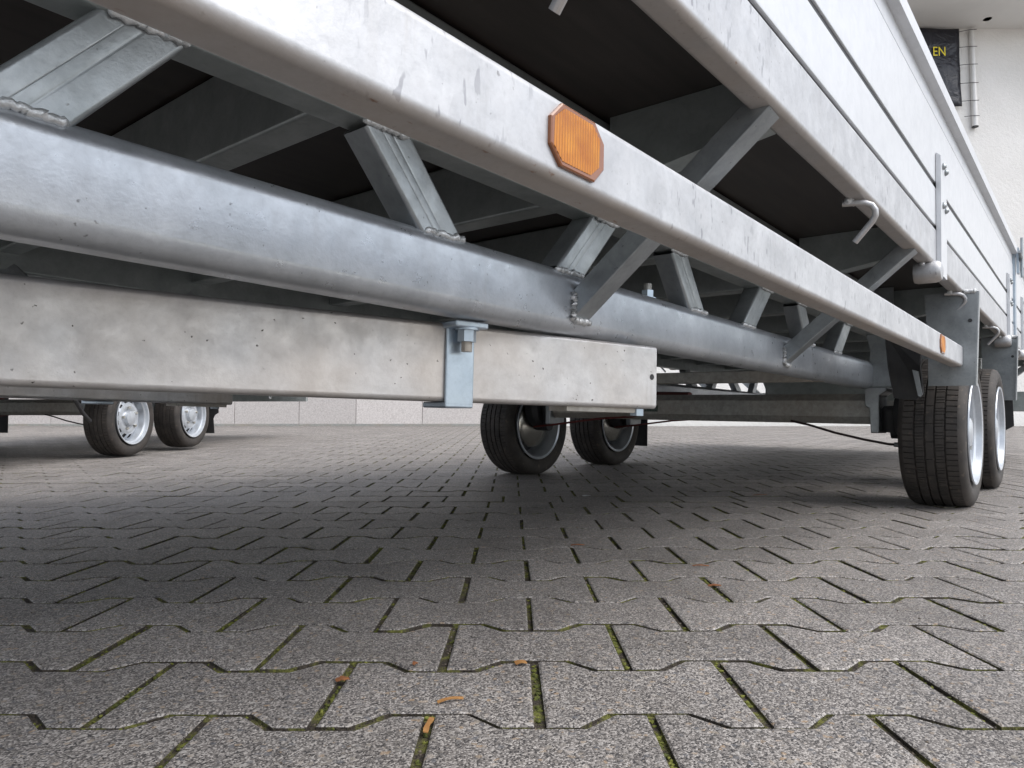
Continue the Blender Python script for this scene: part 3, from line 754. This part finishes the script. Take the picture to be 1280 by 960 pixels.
for s in (1, -1):
    # mudguard brackets before and behind the wheels, with flanged outer edge
    for uu, flip in ((2.620, 1), (4.03, -1)):
        prof = [(-.416,.140),(-.288,.140),(-.278,.437),(-.425,.437),(-.418,.30),(-.416,.25)]
        pa = [L(uu, mir(v,s), w) for v, w in prof]; pb = [L(uu+.005, mir(v,s), w) for v, w in prof]; n = len(prof)
        br = MB().add(pa+pb, [(j,(j+1)%n,n+(j+1)%n,n+j) for j in range(n)]+[tuple(range(n)), tuple(range(n,2*n))]).build('mudguard_bracket', M['strut'], trailer, None)
        m = MB(); q = [L(uu+.005+a_, mir(v+da,s), w) for a_ in (0, .030*flip) for (v, w) in ((-.288,.140),(-.278,.437)) for da in (-.003,.002)]
        m.add(q, [(0,1,3,2),(4,5,7,6),(0,1,5,4),(2,3,7,6),(0,2,6,4),(1,3,7,5)]).build('flange', M['strut'], br, None)
        q0, q1 = L(uu-.002, mir(-.300,s), .345), L(uu+.002, mir(-.300,s), .345)
        MB().round_bar([q0, q1], .006*S, 12).build('bolt_hole', M['dark'], br)
        weld([(uu-.002, mir(-.318,s), .437), (uu-.002, mir(-.282,s), .437)], .008)
    # rubber shroud ahead of the front wheel
    prof = [(-.425,.32),(-.535,.32),(-.525,.20),(-.512,.100),(-.45,.094),(-.428,.115),(-.432,.20)]
    pa = [L(2.575+.02*(w<.2), mir(v,s), w) for v, w in prof]; pb = [L(2.600+.02*(w<.2), mir(v,s), w) for v, w in prof]; n = len(prof)
    MB().add(pa+pb, [(j,(j+1)%n,n+(j+1)%n,n+j) for j in range(n)]+[tuple(range(n)), tuple(range(n,2*n))]).build('rubber_shroud', M['rubber'], trailer, None)
    prof = [(-.452,.19),(-.436,.185),(-.424,.110),(-.430,.102),(-.436,.106)]
    pa = [L(2.565, mir(v,s), w) for v, w in prof]; pb = [L(2.573, mir(v,s), w) for v, w in prof]; n = len(prof)
    MB().add(pa+pb, [(j,(j+1)%n,n+(j+1)%n,n+j) for j in range(n)]+[tuple(range(n)), tuple(range(n,2*n))]).build('retaining_strip', M['strut'], trailer, None)
    # mud flap behind the rear wheel
    prof = [(-.52,.18),(-.305,.18),(-.300,.02),(-.332,.0),(-.345,-.03),(-.335,-.155),(-.52,-.155)]
    pa = [L(4.06, mir(v,s), w) for v, w in prof]; pb = [L(4.067, mir(v,s), w) for v, w in prof]; n = len(prof)
    MB().add(pa+pb, [(j,(j+1)%n,n+(j+1)%n,n+j) for j in range(n)]+[tuple(range(n)), tuple(range(n,2*n))]).build('mud_flap', M['rubber'], trailer, None)
# brake cables
MB().round_bar([L(2.86,-.93,.02), L(2.85,-.86,.006), L(2.84,-.76,-.022), L(2.84,-.66,-.044), L(2.85,-.58,-.058), L(2.87,-.53,-.060)], .0045*S, 8, (1,0,0)).build('brake_cable', M['cable'], trailer)
MB().round_bar([L(2.86,-.565,-.059), L(2.87,-.535,-.060), L(2.875,-.515,-.060)], .0085*S, 10, (1,0,0)).build('cable_ferrule', M['strut'], trailer)
for u in (2.925, 3.715):
    MB().round_bar([L(u-.05,2*VC+.52,-.035), L(u-.05,2*VC+.66,-.02), L(u-.045,2*VC+.9,.012), L(u-.04,2*VC+1.15,.03), L(u-.03,VC,.02)], .005*S, 8, (1,0,0)).build('brake_cable', M['red'], trailer)
MB().round_bar([L(3.3,-2.0,.16), L(3.2,-1.7,.135), L(3.15,-1.5,.13)], .02*S, 8, (1,0,0)).build('brake_rod', M['red'], trailer)

# ------------------------------------------------------------------ the second trailer, parked to the left
bpy.context.view_layer.update()
other = copy_tree(trailer)
ang = R(85.0)
uf = [w for (u, s, w) in WHEELS if s > 0 and u < 3][0].location
hx, hy = -2.46, 4.45
loc = Vector((hx, hy, 0)) - Matrix.Rotation(ang, 3, 'Z') @ Vector((uf.x, uf.y, 0))
tilt = math.atan(SLOPE)*0.95
other.rotation_euler = (Matrix.Rotation(ang, 3, 'Z') @ Matrix.Rotation(-tilt, 3, 'Y')).to_euler()
other.location = (loc.x, loc.y, gz(hx, hy) - (uf.z - WR) + .004)
tag(other, 'second galvanised flatbed trailer parked by the granite plinth, seen below the drawbar beam', 'trailer')
for ch in list(other.children):
    if ch.name.startswith('lower_chord') and ch.bound_box[0][0] > 0.5: bpy.data.objects.remove(ch); continue
    if ch.name.startswith('axle_tube'):
        for g in list(ch.children): bpy.data.objects.remove(g)
    if ch.name.startswith('lower_side_rail'): ch.location.z -= 0.055
def rail_o(name, mat, *a): return rail(name, mat, *a, parent=other)
rail_o('side_skirt', M['frame'], 2.62, 4.03, -.300, -.318, .215, .30, .004)
rail_o('side_skirt_lip', M['frame'], 1.6, 2.62, -.300, -.345, .19, .22, .004)
MB().round_bar([L(2.38,-.36,.13), L(2.48,-.37,.03), L(2.56,-.38,-.02)], .011, 8).build('steady_arm', M['dark'], other)
MB().box(*span(1.55, 1.57, -.34, -.60, .20, .03)).build('mud_flap', M['rubber'], other, None)

# ------------------------------------------------------------------ litter on the paving
def gp_(px, py):
    a, b, c_ = (px-640)/FPX, math.cos(PITCH)+(py-480)/FPX*math.sin(PITCH), math.sin(PITCH)-(py-480)/FPX*math.cos(PITCH)
    return Vector((a, b, 0))*(CAM_H/-c_)
def litter(name, label, cat, px, py, ln, wd, rot, mat, curl=.0007, group=None):
    p = gp_(px, py); m = MB(); n = 7
    for i in range(n):
        tt = i/(n-1)-.5; wv_ = wd*(1-abs(tt)*1.2)*(1+.3*math.sin(i*2.3)) if mat is M['leaf'] else wd*(1+.15*math.sin(i*1.7))
        zz_ = curl*math.cos(tt*3)*2+.0012
        for sg in (-1, 1): m.v.append((tt*ln, sg*wv_/2+.015*ln*math.sin(i), zz_+sg*curl*.4))
        for sg in (-1, 1): m.v.append((tt*ln, sg*wv_/2*.9+.015*ln*math.sin(i), zz_-.0009+sg*curl*.4))
    for i in range(n-1):
        a = i*4; b = a+4
        m.f += [(a,a+1,b+1,b),(a+2,b+2,b+3,a+3),(a,b,b+2,a+2),(a+1,a+3,b+3,b+1)]
    m.f += [(0,2,3,1), (4*n-4,4*n-3,4*n-1,4*n-2)]
    o = m.build(name, mat, None, 40); o.location = p + Vector((0,0,.0005)); o.rotation_euler = (0,0,R(rot)); tag(o, label, cat, group); return o
litter('dry_straw', 'straight tan straw lying along the straight joint of a paving stone', 'straw', 536, 908, .030, .0045, 86, M['straw'])
litter('dry_straw', 'short tan straw splinter lying flat across a paving stone face', 'straw', 563, 877, .026, .0030, 24, M['straw'], .001)
litter('dry_leaf', 'small crumpled brown leaf caught in a mossy joint', 'leaf', 428, 851, .014, .011, 30, M['leaf'])
litter('dry_leaf', 'tiny orange leaf crumb on the wavy joint beside a straw', 'leaf', 519, 831, .007, .006, 60, M['leaf'])
litter('dry_leaf', 'curled reddish leaf strip lying across a joint, with a torn edge', 'leaf', 893, 733, .022, .008, 10, M['leaf'])
litter('dry_leaf', 'thin brown twig-like leaf stalk on a stone beyond the curled leaf strip', 'leaf', 876, 708, .030, .004, -4, M['leaf'])
litter('dry_leaf', 'pale tan leaf flake beside a straight joint full of moss', 'leaf', 651, 830, .013, .008, 15, M['straw'])
litter('dry_leaf', 'long brown leaf sliver in the shade under the trailer', 'leaf', 950, 619, .06, .008, 20, M['leaf'])
litter('paper_scrap', 'pale grey scrap of paper in the shade behind the drawbar end', 'paper', 733, 620, .03, .014, 40, M['paper'])
litter('dry_leaf', 'brown leaf piece by a shaded joint, paper scrap nearby', 'leaf', 722, 682, .03, .006, 5, M['leaf'])

scene.render.engine = 'CYCLES'
scene.render.resolution_x = 1024; scene.render.resolution_y = 768
